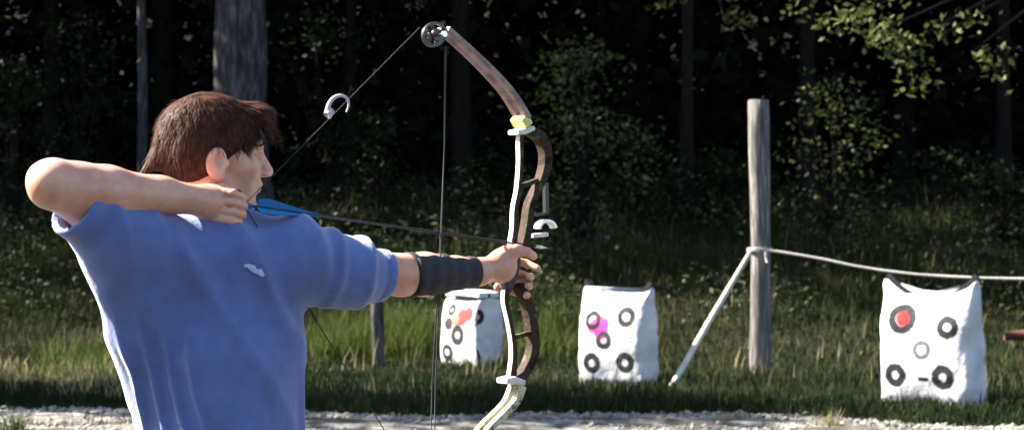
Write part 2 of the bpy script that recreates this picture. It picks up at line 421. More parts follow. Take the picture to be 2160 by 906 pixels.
sp = [gp(1752, 903, .1)+(.035, 45, .14), gp(1725, 903, .1)+(.05, 30, .09), gp(1540, 893, .1)+(.05, 30, .09), gp(1240, 890, .1)+(.05, 20, .07)]
for k in range(70):
    px = random.uniform(-10, 330); Y = random.uniform(16.4, 19.5); sp.append(((px-CX)/F*Y, Y, .08, 16, random.uniform(.08, .22)))
for k in range(60):
    px = random.uniform(650, 2150); Y = random.uniform(16.6, 24); sp.append(((px-CX)/F*Y, Y, .12, 6, random.uniform(.1, .35)))
clumps('dry_grass', sp, M['straw'], 'dry straw coloured grass stalks along the gravel edge', 'dry grass')

# ------------------------------------------------------------------ foliage
def leaves(cen, size, aspect=.55, up=.4):
    n = len(cen); nrm = rng.normal(0, 1, (n, 3)); nrm[:, 2] = np.abs(nrm[:, 2])+up; nrm /= np.linalg.norm(nrm, axis=1)[:, None]
    t = np.cross(nrm, rng.normal(0, 1, (n, 3))); t /= np.linalg.norm(t, axis=1)[:, None]; b = np.cross(nrm, t)
    s = size[:, None]; V = np.stack([cen-t*s*.5, cen+b*s*aspect*.5-nrm*s*.08, cen+t*s*.55-nrm*s*.12, cen-b*s*aspect*.5-nrm*s*.08], 1).reshape(-1, 3)
    return V, np.arange(n*4).reshape(-1, 4)
def cloud(centres, per, rad, size):
    cen = np.repeat(np.array(centres, float), per, 0); cen = cen+rng.normal(0, 1, cen.shape)*np.array([rad, rad, rad*.6])
    tint = np.clip(np.repeat(rng.uniform(.1, .7, len(centres)), per)+rng.normal(0, .18, len(cen)), 0, 1)
    V, Fc = leaves(cen, size*rng.uniform(.6, 1.3, len(cen))); return V, Fc, np.repeat(tint, 4)
def tree(x, y, h, r, label, cr=2.6, cz0=4.6, ncl=70, per=60, ls=.26, bark='bark_dark', leafm='leaf', lean=0, group='trees at the wood edge', name='tree', low=()):
    ncl = int(ncl*.62); h = h if h < 9 else 9+(h-9)*.5
    z0 = float(gz(x, y)); o = empty(name, (x, y, z0)); tag(o, label, 'tree', group)
    mb = MB(); pts = []; rr = []
    ph = random.uniform(0, 6)
    for k in range(15):
        t = k/14; pts.append((lean*t*h+.12*math.sin(t*5+ph)*t, .1*math.sin(t*4+ph*2)*t, t*h-.2*(k == 0)))
        rr.append(r*(1-.75*t)*(1+.45*math.exp(-t*h/.35))*(1+.04*math.sin(k*2.3+ph)))
    mb.tube(pts, rr, 16)
    cl = []
    for k in range(ncl):
        a = random.uniform(0, 6.28); q = random.random()**.6; tz = random.uniform(cz0, h+.8); sh = math.sin(math.pi*min(1, max(.12, (tz-cz0)/(h+.8-cz0)*.85+.12)))
        cl.append((lean*tz+math.cos(a)*q*cr*sh, math.sin(a)*q*cr*sh, tz))
    for k in range(11):
        t = random.uniform(max(.3, (cz0-1)/h), .92); i = int(t*14); p = np.array(pts[i]); c = np.array(random.choice(cl)); c[2] = max(c[2], p[2]+.2)
        m_ = (p+c)/2+np.array([0, 0, .25]); mb.tube([p, p*.6+m_*.4+(0, 0, .03), m_, c], [rr[i]*.5, rr[i]*.34, rr[i]*.22, .012], 7)
    for (lx, ly, lz, cnt, rad) in low:
        p = np.array(pts[min(13, max(1, int((lz+.6)/h*14)))]); c = np.array([lx-x, ly-y, lz-z0]); m_ = (p+c)/2+np.array([0, 0, .3])
        mb.tube([p, m_, c], [r*.25, .03, .008], 6)
    mb.build('trunk', M[bark], o, smooth=True)
    V, Fc, T = cloud(cl, per, .38, ls)
    VV, FF, TT = [V], [Fc], [T]; off = len(V)
    for (lx, ly, lz, cnt, rad) in low:
        c = np.array([lx-x, ly-y, lz-z0]); k = max(3, cnt//28)
        V, Fc, T = cloud([c+np.random.default_rng(int(abs(lx*100))+j).normal(0, 1, 3)*np.array([rad, rad*.5, rad*.5]) for j in range(k)], 28, .11, .085)
        VV.append(V); FF.append(Fc+off); off += len(V); TT.append(T)
    fast('crown', np.concatenate(VV), np.concatenate(FF), M[leafm], o, tint=np.concatenate(TT))
    return o
def shrub(px, Y, ptop, wpx, label, leafm='leaf', n=26, per=40, ls=.075, name='shrub', group='shrubs at the wood edge', rad=.13):
    x = (px-CX)/F*Y; z0 = float(gz(x, Y)); top = CH-(ptop-CY)/F*Y; H = max(.4, top-z0); wd = wpx/F*Y/2
    o = empty(name, (x, Y, z0)); tag(o, label, 'shrub', group)
    mb = MB(); cl = []
    for k in range(n):
        a = random.uniform(0, 6.28); q = random.random()**.5; t = random.random()**.75
        c = np.array([math.cos(a)*q*wd*(.5+.5*math.sin(math.pi*min(1, t*.9+.1))), math.sin(a)*q*wd*.6, .15*H+t*.85*H]); cl.append(c)
        if k % 2 == 0: mb.tube([(0, 0, 0-.05), (c[0]*.35, c[1]*.35, c[2]*.5), c], [.018, .012, .004], 5)
    mb.build('stems', M['bark_dark'], o)
    V, Fc, T = cloud(cl, per, rad, ls); fast('foliage', V, Fc, M[leafm], o, tint=T); return o

X = lambda px, Y: (px-CX)/F*Y
Zp = lambda py, Y: CH-(py-CY)/F*Y
# trees that the photo shows
tree(X(503, 28), 28, 13, .38, 'thick grey tree trunk directly behind the archer\'s head', cr=3.2, ncl=95, bark='bark')
tree(X(300, 30), 30, 10, .075, 'slender pale trunk left of the thick grey tree', cr=1.6, ncl=35, bark='bark')
tree(X(110, 33.5), 33.5, 12, .14, 'dark trunk at the far left of the wood edge', cr=2.8, ncl=80)
tree(X(735, 33), 33, 12, .10, 'dark trunk right of the thick grey tree, behind the bowstring', cr=2.8, ncl=80)
tree(X(975, 32), 32, 13, .15, 'dark trunk behind the upper limb of the bow', cr=3, ncl=90, low=[(X(870, 29), 29, Zp(60, 29), 60, .3)])
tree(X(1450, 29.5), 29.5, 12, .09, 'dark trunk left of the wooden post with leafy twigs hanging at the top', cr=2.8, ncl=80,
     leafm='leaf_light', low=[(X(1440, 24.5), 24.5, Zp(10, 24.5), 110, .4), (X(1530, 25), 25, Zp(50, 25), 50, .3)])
tree(X(1700, 32), 32, 13, .13, 'dark trunk just right of the wooden post', cr=3, ncl=90)
# the sunlit bough in the upper right corner belongs to this one
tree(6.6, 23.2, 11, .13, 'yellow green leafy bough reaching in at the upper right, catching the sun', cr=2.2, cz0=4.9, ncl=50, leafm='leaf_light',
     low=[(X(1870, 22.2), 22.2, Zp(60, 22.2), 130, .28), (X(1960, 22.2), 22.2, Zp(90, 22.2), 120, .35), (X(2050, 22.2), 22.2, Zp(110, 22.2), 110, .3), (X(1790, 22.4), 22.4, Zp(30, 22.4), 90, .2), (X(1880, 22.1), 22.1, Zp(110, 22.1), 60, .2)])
tree(X(2120, 31), 31, 12, .11, 'dark trunk at the right edge of the wood', cr=2.8, ncl=80)
# neighbours beyond the frame that shade the wood and the meadow
for (x, y, h) in [(-10, 29.5, 12), (-12, 30, 13), (-18.5, 24, 11), (-17, 28, 13), (9, 29, 12), (13, 31, 13), (-9.5, 33, 13), (-5.2, 34, 13), (2, 36, 13), (6, 35, 13), (-2, 37, 13), (-17, 20.5, 10)]:
    tree(x, y, h, .2, 'leafy tree standing among the shaded edge of the wood', cr=3.0, cz0=3.6, ncl=58, per=52, ls=.32)
tree(-9.5, 18.2, 8.2, .14, 'leafy young tree beyond the left edge shading the gravel', cr=2.0, cz0=4.6, ncl=130, per=60, ls=.22)
# shrubs
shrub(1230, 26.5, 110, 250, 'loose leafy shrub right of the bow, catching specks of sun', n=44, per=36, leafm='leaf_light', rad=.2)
shrub(1330, 28, 260, 220, 'darker shrub between the speckled shrub and the wooden post', n=30)
shrub(800, 28, 235, 130, 'small dim shrub behind the bowstring', n=20)
shrub(700, 29, 20, 200, 'olive shrub high up right of the thick trunk', n=26)
shrub(30, 27.5, 130, 190, 'dull green shrub at the left edge of the photo', n=34)
shrub(170, 28.5, 40, 200, 'dark shrub with a bluish cast above the raised elbow', n=30)
shrub(1760, 27.5, 160, 230, 'shrub right of the post top with yellowish leaves coloured as if sunlit', n=34, leafm='leaf_light', per=20, rad=.2)
shrub(2000, 28.5, 330, 330, 'low dark shrub behind the right target', n=40)
shrub(1500, 28.5, 330, 230, 'low dark shrub behind the leaning pole', n=34)
shrub(1050, 28.5, 330, 230, 'low dark shrub behind the bow hand', n=34)
shrub(2110, 26.8, 380, 150, 'low green shrub at the right edge above the rope', n=26)
# the wood behind: one mass
def woods():
    n = 210000
    x = rng.uniform(-20, 20, n); y = rng.uniform(31.5, 45, n)+np.abs(rng.normal(0, 2, n)); P = np.stack([x, y, x*0], -1)
    z = gz(x, y)+rng.random(n)**.95*12; P[:, 2] = z
    k = fbm(P, .7, 2, 61) > -.5; P = P[k]
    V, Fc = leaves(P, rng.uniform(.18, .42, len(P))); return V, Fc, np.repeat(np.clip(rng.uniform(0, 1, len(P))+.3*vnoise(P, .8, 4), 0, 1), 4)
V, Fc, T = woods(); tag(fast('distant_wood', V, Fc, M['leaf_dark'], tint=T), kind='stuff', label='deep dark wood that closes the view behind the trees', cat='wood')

# weeds on the bank
def bank():
    n = 34000; x = rng.uniform(-7, 7.5, n); y = rng.uniform(22.5, 34, n); P = np.stack([x, y, x*0], -1)
    k = patch(P, .8, 77)+rng.normal(0, .15, n) > .35; x, y = x[k], y[k]
    z = gz(x, y)+rng.random(len(x))*.5; P = np.stack([x, y, z], -1); V, Fc = leaves(P, rng.uniform(.03, .09, len(x)))
    return V, Fc, np.repeat(np.clip(rng.normal(.35, .25, len(x)), 0, 1), 4)
V, Fc, T = bank(); tag(fast('ground_ivy', V, Fc, M['weed'], tint=T), kind='stuff', label='low leafy weeds covering the bank below the wood', cat='weeds')

# ------------------------------------------------------------------ post, brace, rope
PY = 18.6; pz = float(gz(X(1602, PY), PY))
def post(name, px, Y, ptop, wpx, label, group=None, m='wood', cat='post'):
    x = X(px, Y); z0 = float(gz(x, Y)); H = Zp(ptop, Y)-z0; r = wpx/F*Y/2
    o = MB(); pts, rr = [], []
    for k in range(13): t = k/12; pts.append((.012*math.sin(t*4), .01*math.cos(t*3), -.3+(H+.3)*t)); rr.append(r*(1+.05*math.sin(t*9)))
    pts.append((pts[-1][0], pts[-1][1], H+.006)); rr.append(r*.86)
    o.tube(pts, rr, 20); ob = o.build(name, M[m], smooth=True); ob.location = (x, Y, z0)
    for p in ob.data.polygons: p.use_smooth = len(p.vertices) == 4
    return tag(ob, label, cat, group)
post('fence_post', 1602, PY, 212, 43, 'tall weathered round wooden post with a pole leaning on it')
post('fence_post', 796, 19.9, 612, 27, 'short dark wooden post in the grass under the outstretched sleeve', m='bark')
post('fence_post', 2290, 17.6, 400, 44, 'weathered post beyond the right edge holding the rope end')
mb = MB(); Y1 = PY-.16; a = W(1578, 540, Y1+.02); b = W(1415, 772, 17.6); b[2] = float(gz(b[0], b[1]))-.02
mb.tube([a+(a-b)*.03, a*.5+b*.5+(0, 0, .01), b], [.019, .022, .024], 10); o = mb.build('leaning_pole', M['rod'], smooth=True)
tag(o, 'thin pale wooden pole leaning diagonally against the tall post', 'pole')
mb = MB(); rp = []
for (px, py) in [(1606, 527), (1640, 530), (1690, 538), (1740, 547), (1800, 560), (1860, 570), (1930, 578), (2000, 583), (2080, 586), (2160, 588), (2290, 586)]:
    Y = PY-.2+(px-1600)/690*(-.85); rp.append(W(px, py, Y))
mb.tube(rp, [.011+.002*math.sin(i*3) for i in range(len(rp))], 8); o = mb.build('rope', M['rope'], smooth=True); tag(o, 'pale rope sagging from the tall post past the right target', 'rope'); rope = o
mb = MB(); px_, rz_ = X(1602, PY), float(W(1606, 527, PY)[2])
mb.tube([(px_+.097*math.cos(a), PY+.097*math.sin(a), rz_-.014+.030*a/12.6+.004*math.sin(a*2)) for a in np.linspace(0, 12.6, 50)], .008, 8)
mb.tube([(px_+.03, PY-.115, rz_+.03), (px_+.045, PY-.125, rz_), (px_+.04, PY-.12, rz_-.05), (px_+.05, PY-.118, rz_-.10)], [.012, .02, .011, .009], 8)
mb.build('knot', M['rope'], rope, smooth=True)
# small things in the grass
def lump(name, px, py, Y, rx, rz, m, label, cat):
    s = SDF(.01); c = W(px, py, Y); s.ell((0, 0, 0), (rx, rx*.7, rz)); s.ell((rx*.5, 0, rz*.3), (rx*.5, rx*.5, rz*.6)); s.ell((-rx*.4, .0, -rz*.4), (rx*.6, rx*.5, rz*.5))
    V, Fq = s.mesh(min(rx, rz)/5, n=16); V += fbm(V, 40, 2, 5)[:, None]*rz*.12; o = fast(name, V, Fq, M[m], smooth=True); o.location = c; return tag(o, label, cat)
lump('stone', 103, 668, 23.5, .04, .05, 'pebble', 'small white stone on the left bank beside the archer\'s back', 'stone')
lump('stone', 1280, 503, 27, .035, .045, 'pebble', 'tiny pale stone high on the bank above the middle target', 'stone')
M['rust'] = noisy('rusty_brown', [(.3, (.04, .014, .009)), (.7, (.10, .035, .022))], 20, .8)
mb = MB(); a = W(2118, 708, 20); b = W(2200, 704, 20); mb.tube([a, a+(b-a)*.3, b], [.035, .048, .05], 10); o = mb.build('brick_red_log', M['rust'], smooth=True); tag(o, 'short reddish brown log poking in at the right edge', 'log')

# ------------------------------------------------------------------ target bags
def bagmat(name, front, side, blobs, dashes=(), sblobs=()):
    m = mat(name, (.8, .8, .82), .75, .25); tc = N(m, 'ShaderNodeTexCoord')
    sep = N(m, 'ShaderNodeSeparateXYZ'); L(m, tc.outputs['Object'], sep.inputs[0])
    sn = N(m, 'ShaderNodeSeparateXYZ'); L(m, tc.outputs['Normal'], sn.inputs[0])
    nz = N(m, 'ShaderNodeTexNoise', Scale=38, Detail=3); L(m, tc.outputs['Object'], nz.inputs['Vector'])
    def mth(op, a, b=None, c=None):
        n = N(m, 'ShaderNodeMath', operation=op)
        for i, v in enumerate((a, b, c)):
            if v is None: continue
            if isinstance(v, (int, float)): n.inputs[i].default_value = v
            else: L(m, v, n.inputs[i])
        return n.outputs[0]
    wob = mth('MULTIPLY_ADD', nz.outputs['Fac'], .022, -.011)
    isS = mth('GREATER_THAN', sn.outputs[0], .72); isF = mth('MULTIPLY', mth('LESS_THAN', sep.outputs[1], 0.0), mth('SUBTRACT', 1.0, isS))
    def dist(cx, cz, ax, sxs=1.0):
        dx = mth('MULTIPLY', mth('SUBTRACT', sep.outputs[ax], cx), sxs); dz = mth('SUBTRACT', sep.outputs[2], cz)
        return mth('ADD', mth('SQRT', mth('ADD', mth('MULTIPLY', dx, dx), mth('MULTIPLY', dz, dz))), wob)
    def soft(v, a, b):
        n = N(m, 'ShaderNodeMapRange'); n.interpolation_type = 'SMOOTHSTEP'
        L(m, v, n.inputs[0]); n.inputs[1].default_value = a; n.inputs[2].default_value = b; return n.outputs[0]
    n0 = N(m, 'ShaderNodeTexNoise', Scale=5, Detail=4); L(m, tc.outputs['Object'], n0.inputs['Vector'])
    col = ramp(m, n0.outputs['Fac'], [(.3, (.32, .33, .36)), (.6, (.46, .46, .48))])
    def mix(col, mask, c):
        x = N(m, 'ShaderNodeMix', data_type='RGBA'); L(m, mask, x.inputs[0]); L(m, col, x.inputs[6]); x.inputs[7].default_value = (*c, 1); return x.outputs[2]
    for (cx, cz, r, c) in blobs:
        col = mix(col, mth('MULTIPLY', isF, soft(dist(cx, cz, 0), r*1.1, r*.75)), c)
    for (cx, cz, r, c) in sblobs:
        col = mix(col, mth('MULTIPLY', isS, soft(dist(cx, cz, 1), r*1.1, r*.6)), c)
    for lst, ax, msk in ((front, 0, isF), (side, 1, isS)):
        for (cx, cz, r, t, c) in lst:
            e = mth('ABSOLUTE', mth('SUBTRACT', dist(cx, cz, ax), r)); col = mix(col, mth('MULTIPLY', msk, soft(e, t*.8, t*.6)), c)
    for (x0, x1, cz, hh, c) in dashes:
        inx = mth('MULTIPLY', mth('GREATER_THAN', sep.outputs[0], x0), mth('LESS_THAN', sep.outputs[0], x1))
        inz = mth('LESS_THAN', mth('ABSOLUTE', mth('SUBTRACT', sep.outputs[2], cz)), hh)
        col = mix(col, mth('MULTIPLY', isF, mth('MULTIPLY', inx, inz)), c)
    L(m, col, bsdf(m).inputs['Base Color'])
    n2 = N(m, 'ShaderNodeTexNoise', Scale=9, Detail=6, Distortion=.6); L(m, tc.outputs['Object'], n2.inputs['Vector'])
    bump(m, n2.outputs['Fac'], .5, .03)
    return m
def bag(px, Y, wd, th, ht, rot, material, label, corner=.05, ep=3.2, pw=.30, puffexp=.45, squash=.0, zoff=-.03, top_cap=False, seed=0):
    x = X(px, Y); z0 = float(gz(x, Y))+zoff; root = empty('target_bag', None, Matrix.Translation((x, Y, z0))@Matrix.Rotation(rot, 4, 'Z'))
    tag(root, label, 'archery target', 'white bag targets in the grass')
    n = 40; V = []; 
    # superellipse rings, puffed in the middle, drawn out to ears at the corners
    nz_, na = 44, 72
    for j in range(nz_):
        t = j/(nz_-1); z = ht*t
        puff = math.sin(math.pi*min(1, max(0, t)))**puffexp if 0 < t < 1 else 0
        hx = wd/2*(1-.02*puff)*(1.03-.06*t); hy = th/2*((.10 if t > .5 else .45)+(.90 if t > .5 else .55)*puff)
        for i in range(na):
            a = 2*math.pi*i/na; ca, sa = math.cos(a), math.sin(a); p = pw
            ex = abs(ca)**p*(1 if ca >= 0 else -1); ey = abs(sa)**p*(1 if sa >= 0 else -1)
            xx = hx*ex*(1+.03*abs(ey)*(1-puff)); yy = hy*ey
            ear = min(1.06, abs(xx)/(wd/2))**ep
            zz = z+(ear-.25)*corner*(sstep(np.array(t), .72, 1.)-.9*sstep(np.array(1-t), .75, 1.))
            V.append((xx, yy, float(zz)))
    V = np.array(V); nrm = V*np.array([1/wd, 1/th, 0]); nrm /= np.linalg.norm(nrm, axis=1)[:, None]+1e-9
    V += nrm*(fbm(V+seed*3.1, 7, 3, seed)[:, None]*.014)
    Fq = [(j*na+i, j*na+(i+1) % na, (j+1)*na+(i+1) % na, (j+1)*na+i) for j in range(nz_-1) for i in range(na)]
    me = bpy.data.meshes.new('sack'); me.from_pydata(V.tolist(), [], Fq+[tuple(reversed(range(na))), tuple(range((nz_-1)*na, nz_*na))]); me.materials.append(material)
    for p in me.polygons: p.use_smooth = True
    o = bpy.data.objects.new('sack', me); C.objects.link(o); o.parent = root
    # black band drawn for the dark opening along the top, between the two ears
    mb = MB(); k = 14; pts = []
    for i in range(k+1):
        u = -1+2*i/k; pts.append((u*(wd/2-.015), ht+.026+corner*(min(1, abs(u))**ep-.25)))
    mb.strip(pts, .040, -.008, .014, lambda a, b, c: (a, c, b)); mb.build('dark_opening_band', M['black'], root)
    if top_cap:
        mb = MB(); pts = [(-wd/2+.02, ht+.05), (-wd/4, ht+.062), (0, ht+.06), (wd/4, ht+.055), (wd/2-.02, ht+.045)]
        mb.strip(pts, .05, -.11, .12, lambda a, b, c: (a, c, b)); mb.build('flap', material, root, bevel=.012)
    return root
def onface(px, py, cx, Y, rot, zb, fy):
    """photo point -> (x,z) on the bag's front plane (fy<0) in bag coordinates"""
    c = np.array([X(cx, Y), Y, 0.]); f = np.array([math.sin(rot), -math.cos(rot), 0.]); ux = np.array([math.cos(rot), math.sin(rot), 0.])
    d = np.array([(px-CX)/F, 1, -(py-CY)/F]); q = c+f*(-fy); s = (q@f)/(d@f); p = d*s
    return float((p-c)@ux), float(p[2]+CH-zb)
K = (.008, .008, .01); RED = (.48, .008, .006); PK = (.55, .03, .24)
# right target
rr_ = R(-37); YR = 16.05; cxr = 1966; zb = float(gz(X(cxr, YR), YR))-.03
f = [onface(a, b, cxr, YR, rr_, zb, -.14) for a, b in [(1902, 672), (1999, 690), (1946, 737), (1890, 790), (1990, 795), (1865, 745)]]
m = bagmat('right_bag_cloth', [(f[0][0], f[0][1], .078, .038, K), (f[1][0], f[1][1], .055, .036, K), (f[2][0], f[2][1], .052, .022, (.08, .10, .10)), (f[3][0], f[3][1], .056, .038, K), (f[4][0], f[4][1], .058, .040, K)], [],
           [(f[0][0]+.008, f[0][1]+.004, .062, RED)], [(f[5][0]-.005, f[5][0]+.005, f[5][1], .13, K), (f[2][0]-.03, f[2][0]+.05, f[2][1]-.205, .014, K)])
bag(cxr, YR, .72, .32, .80, rr_, m, 'right white target bag with a red filled ring and peaked corners', corner=.17, ep=2.3, seed=1)
# middle target
rr_ = R(-36); YM = 18.0; cxm = 1304; zb = float(gz(X(cxm, YM), YM))-.03
f = [onface(a, b, cxm, YM, rr_, zb, -.14) for a, b in [(1250, 675), (1319, 668), (1274, 717), (1248, 765), (1318, 764), (1262, 687), (1268, 700)]]
dash = []
for i in range(9):
    a = onface(1250+i*9, 637, cxm, YM, rr_, zb, -.14); dash.append((a[0], a[0]+.018+.008*(i % 2), a[1], .006, (.25, .26, .3)))
m = bagmat('middle_bag_cloth', [(f[0][0], f[0][1], .055, .03, K), (f[1][0], f[1][1], .058, .032, K), (f[2][0], f[2][1], .050, .034, K), (f[3][0], f[3][1], .056, .038, K), (f[4][0], f[4][1], .056, .038, K)], [],
           [(f[5][0]+.01, f[5][1], .085, PK), (f[6][0], f[6][1], .07, PK), (f[5][0]-.06, f[5][1]-.01, .045, PK), (f[5][0]+.06, f[5][1]+.02, .045, PK)], dash)
bag(cxm, YM, .64, .29, .75, rr_, m, 'middle white target bag with a pink patch and a faint line of print', corner=.08, ep=9, seed=2)
# left target
rr_ = R(-50); YL = 20.2; cxl = 995; zb = float(gz(X(cxl, YL), YL))-.03
f = [onface(a, b, cxl, YL, rr_, zb, -.15) for a, b in [(951, 653), (949, 682), (968, 706), (946, 742), (978, 668), (948, 762)]]
def onside(px, py):
    c = np.array([X(cxl, YL), YL, 0.]); f_ = np.array([math.cos(rr_), math.sin(rr_), 0.]); uy = np.array([-math.sin(rr_), math.cos(rr_), 0.])
    d = np.array([(px-CX)/F, 1, -(py-CY)/F]); q = c+f_*.26; s = (q@f_)/(d@f_); p = d*s; return float((p-c)@uy), float(p[2]+CH-zb)
s_ = [onside(1010, 668), onside(1001, 752), onside(986, 662), onside(1008, 668)]
m = bagmat('left_bag_cloth', [(f[0][0], f[0][1], .035, .03, K), (f[1][0], f[1][1], .03, .04, K), (f[2][0], f[2][1], .06, .042, K), (f[3][0], f[3][1], .05, .034, K), (f[5][0], f[5][1], .03, .03, K)],
           [(s_[0][0], s_[0][1], .045, .036, K), (s_[1][0], s_[1][1], .045, .034, K)], [(f[4][0]-.02, f[4][1], .085, (.36, .02, .02)), (f[4][0]+.07, f[4][1]+.03, .07, (.36, .02, .02)), (f[4][0]-.10, f[4][1]-.03, .05, (.45, .10, .06))], (), [(s_[2][0], s_[2][1], .11, (.50, .03, .03)), (s_[3][0], s_[3][1], .05, (.72, .25, .28))])
bag(cxl, YL, .52, .32, .62, rr_, m, 'left white target bag with a red smudge, half hidden by the lower riser', corner=.03, seed=3, top_cap=True, pw=.14, puffexp=.16)

# ------------------------------------------------------------------ bow and arrow
nock = W(514, 432, 4.66); rest = W(1094, 514, 5.10)
Adir = rest-nock; alen = np.linalg.norm(Adir); Adir /= alen
Ndir = np.cross(Adir, [0, 0, 1.]); Ndir /= np.linalg.norm(Ndir); Udir = np.cross(Ndir, Adir)     # Ndir points to the camera side
grip0 = W(1088, 562, 5.10)
bowM = Matrix(((Adir[0], -Ndir[0], Udir[0], grip0[0]), (Adir[1], -Ndir[1], Udir[1], grip0[1]), (Adir[2], -Ndir[2], Udir[2], grip0[2]), (0, 0, 0, 1)))
def bp(px, py):
    """photo point -> (forward, up) in the plane of the bow"""
    d = np.array([(px-CX)/F, 1, -(py-CY)/F]); o = np.array([0, 0, CH]); s = ((grip0-o)@Ndir)/(d@Ndir); p = o+d*s-grip0
    return (float(p@Adir), float(p@Udir))
T3 = lambda a, b, c: (a, c, b)      # bow local: x forward, y away from camera side, z up
bow = empty('compound_bow', None, bowM); tag(bow, 'drawn compound bow with camouflage riser held upright by the archer', 'bow')
PXM = 5.05/F
def bs(mb, pts, wpx, n0, n1, mi=0, ms=None):
    wpx = [q*PXM for q in wpx] if hasattr(wpx, '__len__') else [wpx*PXM]*len(pts)
    if len(pts) > 3:
        P_ = [np.array(p, float) for p in pts]; P_ = [P_[0]*2-P_[1]]+P_+[P_[-1]*2-P_[-2]]; q, ww = [], []
        for i in range(1, len(P_)-2):
            for u in np.arange(0, 1, .25):
                a, b_, c, d = P_[i-1:i+3]; q.append(.5*(2*b_+(c-a)*u+(2*a-5*b_+4*c-d)*u*u+(3*b_-a-3*c+d)*u**3)); ww.append(wpx[i-1]*(1-u)+wpx[i]*u)
        pts = q+[P_[-2]]; wpx = ww+[wpx[-1]]
    mb.strip([bp(*p) for p in pts], wpx, n0, n1, T3, mi, ms)
mb = MB()
bs(mb, [(1100, 272), (1096, 300), (1096, 345), (1092, 400), (1085, 440), (1084, 480), (1080, 520), (1084, 560), (1072, 600), (1064, 628), (1072, 672), (1079, 710), (1082, 750), (1078, 800)], [16, 10, 9, 10, 12, 13, 16, 20, 16, 12, 10, 10, 12, 18], -.009, .009, 0, 1)
bs(mb, [(1112, 274), (1138, 288), (1150, 315), (1150, 350), (1136, 392), (1118, 430), (1112, 475), (1102, 525)], [18, 24, 22, 20, 15, 15, 18, 18], -.011, .015, 0)
bs(mb, [(1094, 600), (1112, 640), (1122, 690), (1124, 740), (1108, 780), (1088, 806)], [18, 20, 22, 22, 20, 16], -.011, .015, 0)
bs(mb, [(1092, 395), (1132, 380)], 9, -.009, .009)
bs(mb, [(1078, 712), (1122, 700)], 9, -.009, .009)
mb.build('riser', [M['riser_side'], M['riser_edge']], bow, bevel=.0018)
mb = MB(); bs(mb, [(1078, 522), (1080, 555), (1070, 592), (1066, 612)], [24, 28, 24, 18], -.016, .016); mb.build('grip', M['grip'], bow, bevel=.006)
# limb pockets
mb = MB(); bs(mb, [(1082, 280), (1100, 277), (1118, 270)], [11, 13, 10], -.020, .020); mb.build('limb_pocket', M['riser_edge'], bow, bevel=.004)
mb = MB(); bs(mb, [(1093, 262), (1106, 250)], [24, 26], -.024, .024); mb.build('limb_bolt_cover', M['yellow'], bow, bevel=.005)
mb = MB(); bs(mb, [(1058, 802), (1076, 800), (1098, 806)], [12, 17, 12], -.020, .020); mb.build('limb_pocket', M['riser_edge'], bow, bevel=.004)
# split limbs
for n0 in (-.024, .008):
    mb = MB(); bs(mb, [(1104, 250), (1082, 212), (1056, 178), (1020, 140), (980, 102), (944, 70), (934, 62)], [13, 12, 11, 10, 9, 9, 12], n0, n0+.016); mb.build('upper_limb', M['limb_pink'], bow, bevel=.0015)
    mb = MB(); bs(mb, [(1092, 812), (1078, 846), (1054, 872), (1020, 905), (975, 960), (940, 1010), (930, 1022)], [16, 16, 14, 12, 10, 9, 12], n0, n0+.016); mb.build('lower_limb', M['limb_cream'], bow, bevel=.0015)
# cams
def cam_wheel(px, py, name, sgn):
    c = bp(px, py); mb = MB(); k = 40
    def ringp(rx, ry, cx, cz, wd, n0, n1, ph=0, a0=0, a1=2*math.pi):
        pts = [(c[0]+cx+rx*math.cos(a0+(a1-a0)*i/k)*math.cos(ph)-ry*math.sin(a0+(a1-a0)*i/k)*math.sin(ph), c[1]+cz+rx*math.cos(a0+(a1-a0)*i/k)*math.sin(ph)+ry*math.sin(a0+(a1-a0)*i/k)*math.cos(ph)) for i in range(k+1)]
        mb.strip(pts, wd, n0, n1, T3)
    ringp(.030, .024, -.006, 0, .006, -.004, .004, .5*sgn)
    ringp(.015, .013, -.009, -.004*sgn, .006, .005, .011)
    ringp(.009, .009, 0, 0, .010, -.006, .012)
    for a in (.3, 1.9, 3.4, 4.9): mb.strip([(c[0], c[1]), (c[0]-.006+.028*math.cos(a), c[1]+.022*math.sin(a))], .005, -.003, .003, T3)
    w_ = mb.build(name, M['metal'], bow, bevel=.001)
    mb = MB(); mb.tube([(c[0], -.03, c[1]), (c[0], .03, c[1])], .0035, 10)
    for y_ in (-.03, .03): mb.tube([(c[0], y_-.003, c[1]), (c[0], y_+.003, c[1])], .0065, 12)
    mb.build('axle', M['bright_metal'], w_)
cam_wheel(920, 74, 'cam', 1); cam_wheel(925, 1022, 'cam', -1)
nl = bp(514, 432)
def line(name, pts, r, m, n=0.0, sag=0):
    mb = MB(); mb.tube([(p[0], n if not isinstance(n, (list, tuple)) else n[i], p[1]) for i, p in enumerate(pts)], r, 6); return mb.build(name, M[m], bow, smooth=True)
line('bowstring', [bp(886, 58), nl, bp(890, 1032)], .0012, 'string')
line('cable', [bp(932, 98), bp(931, 300), bp(922, 560), bp(912, 800), bp(908, 1020)], .0014, 'string', -.012)
line('cable', [bp(950, 96), bp(946, 300), bp(934, 560), bp(920, 800), bp(914, 1020)], .0014, 'string', .014)
mb = MB(); c = [(690, 238), (694, 222), (704, 206), (718, 200), (732, 207), (736, 224), (730, 240)]
cc = [(c[i][0]*(1-u)+c[i+1][0]*u, c[i][1]*(1-u)+c[i+1][1]*u) for i in range(len(c)-1) for u in (0, .25, .5, .75)]
for _ in range(3): cc = [cc[0]]+[((cc[i-1][0]+cc[i][0]*2+cc[i+1][0])/4, (cc[i-1][1]+cc[i][1]*2+cc[i+1][1])/4) for i in range(1, len(cc)-1)]+[cc[-1]]
mb.tube([(bp(*q)[0], .003*math.sin(i*.3), bp(*q)[1]) for i, q in enumerate(cc)], [.0055-.0038*i/len(cc) for i in range(len(cc))], 10)
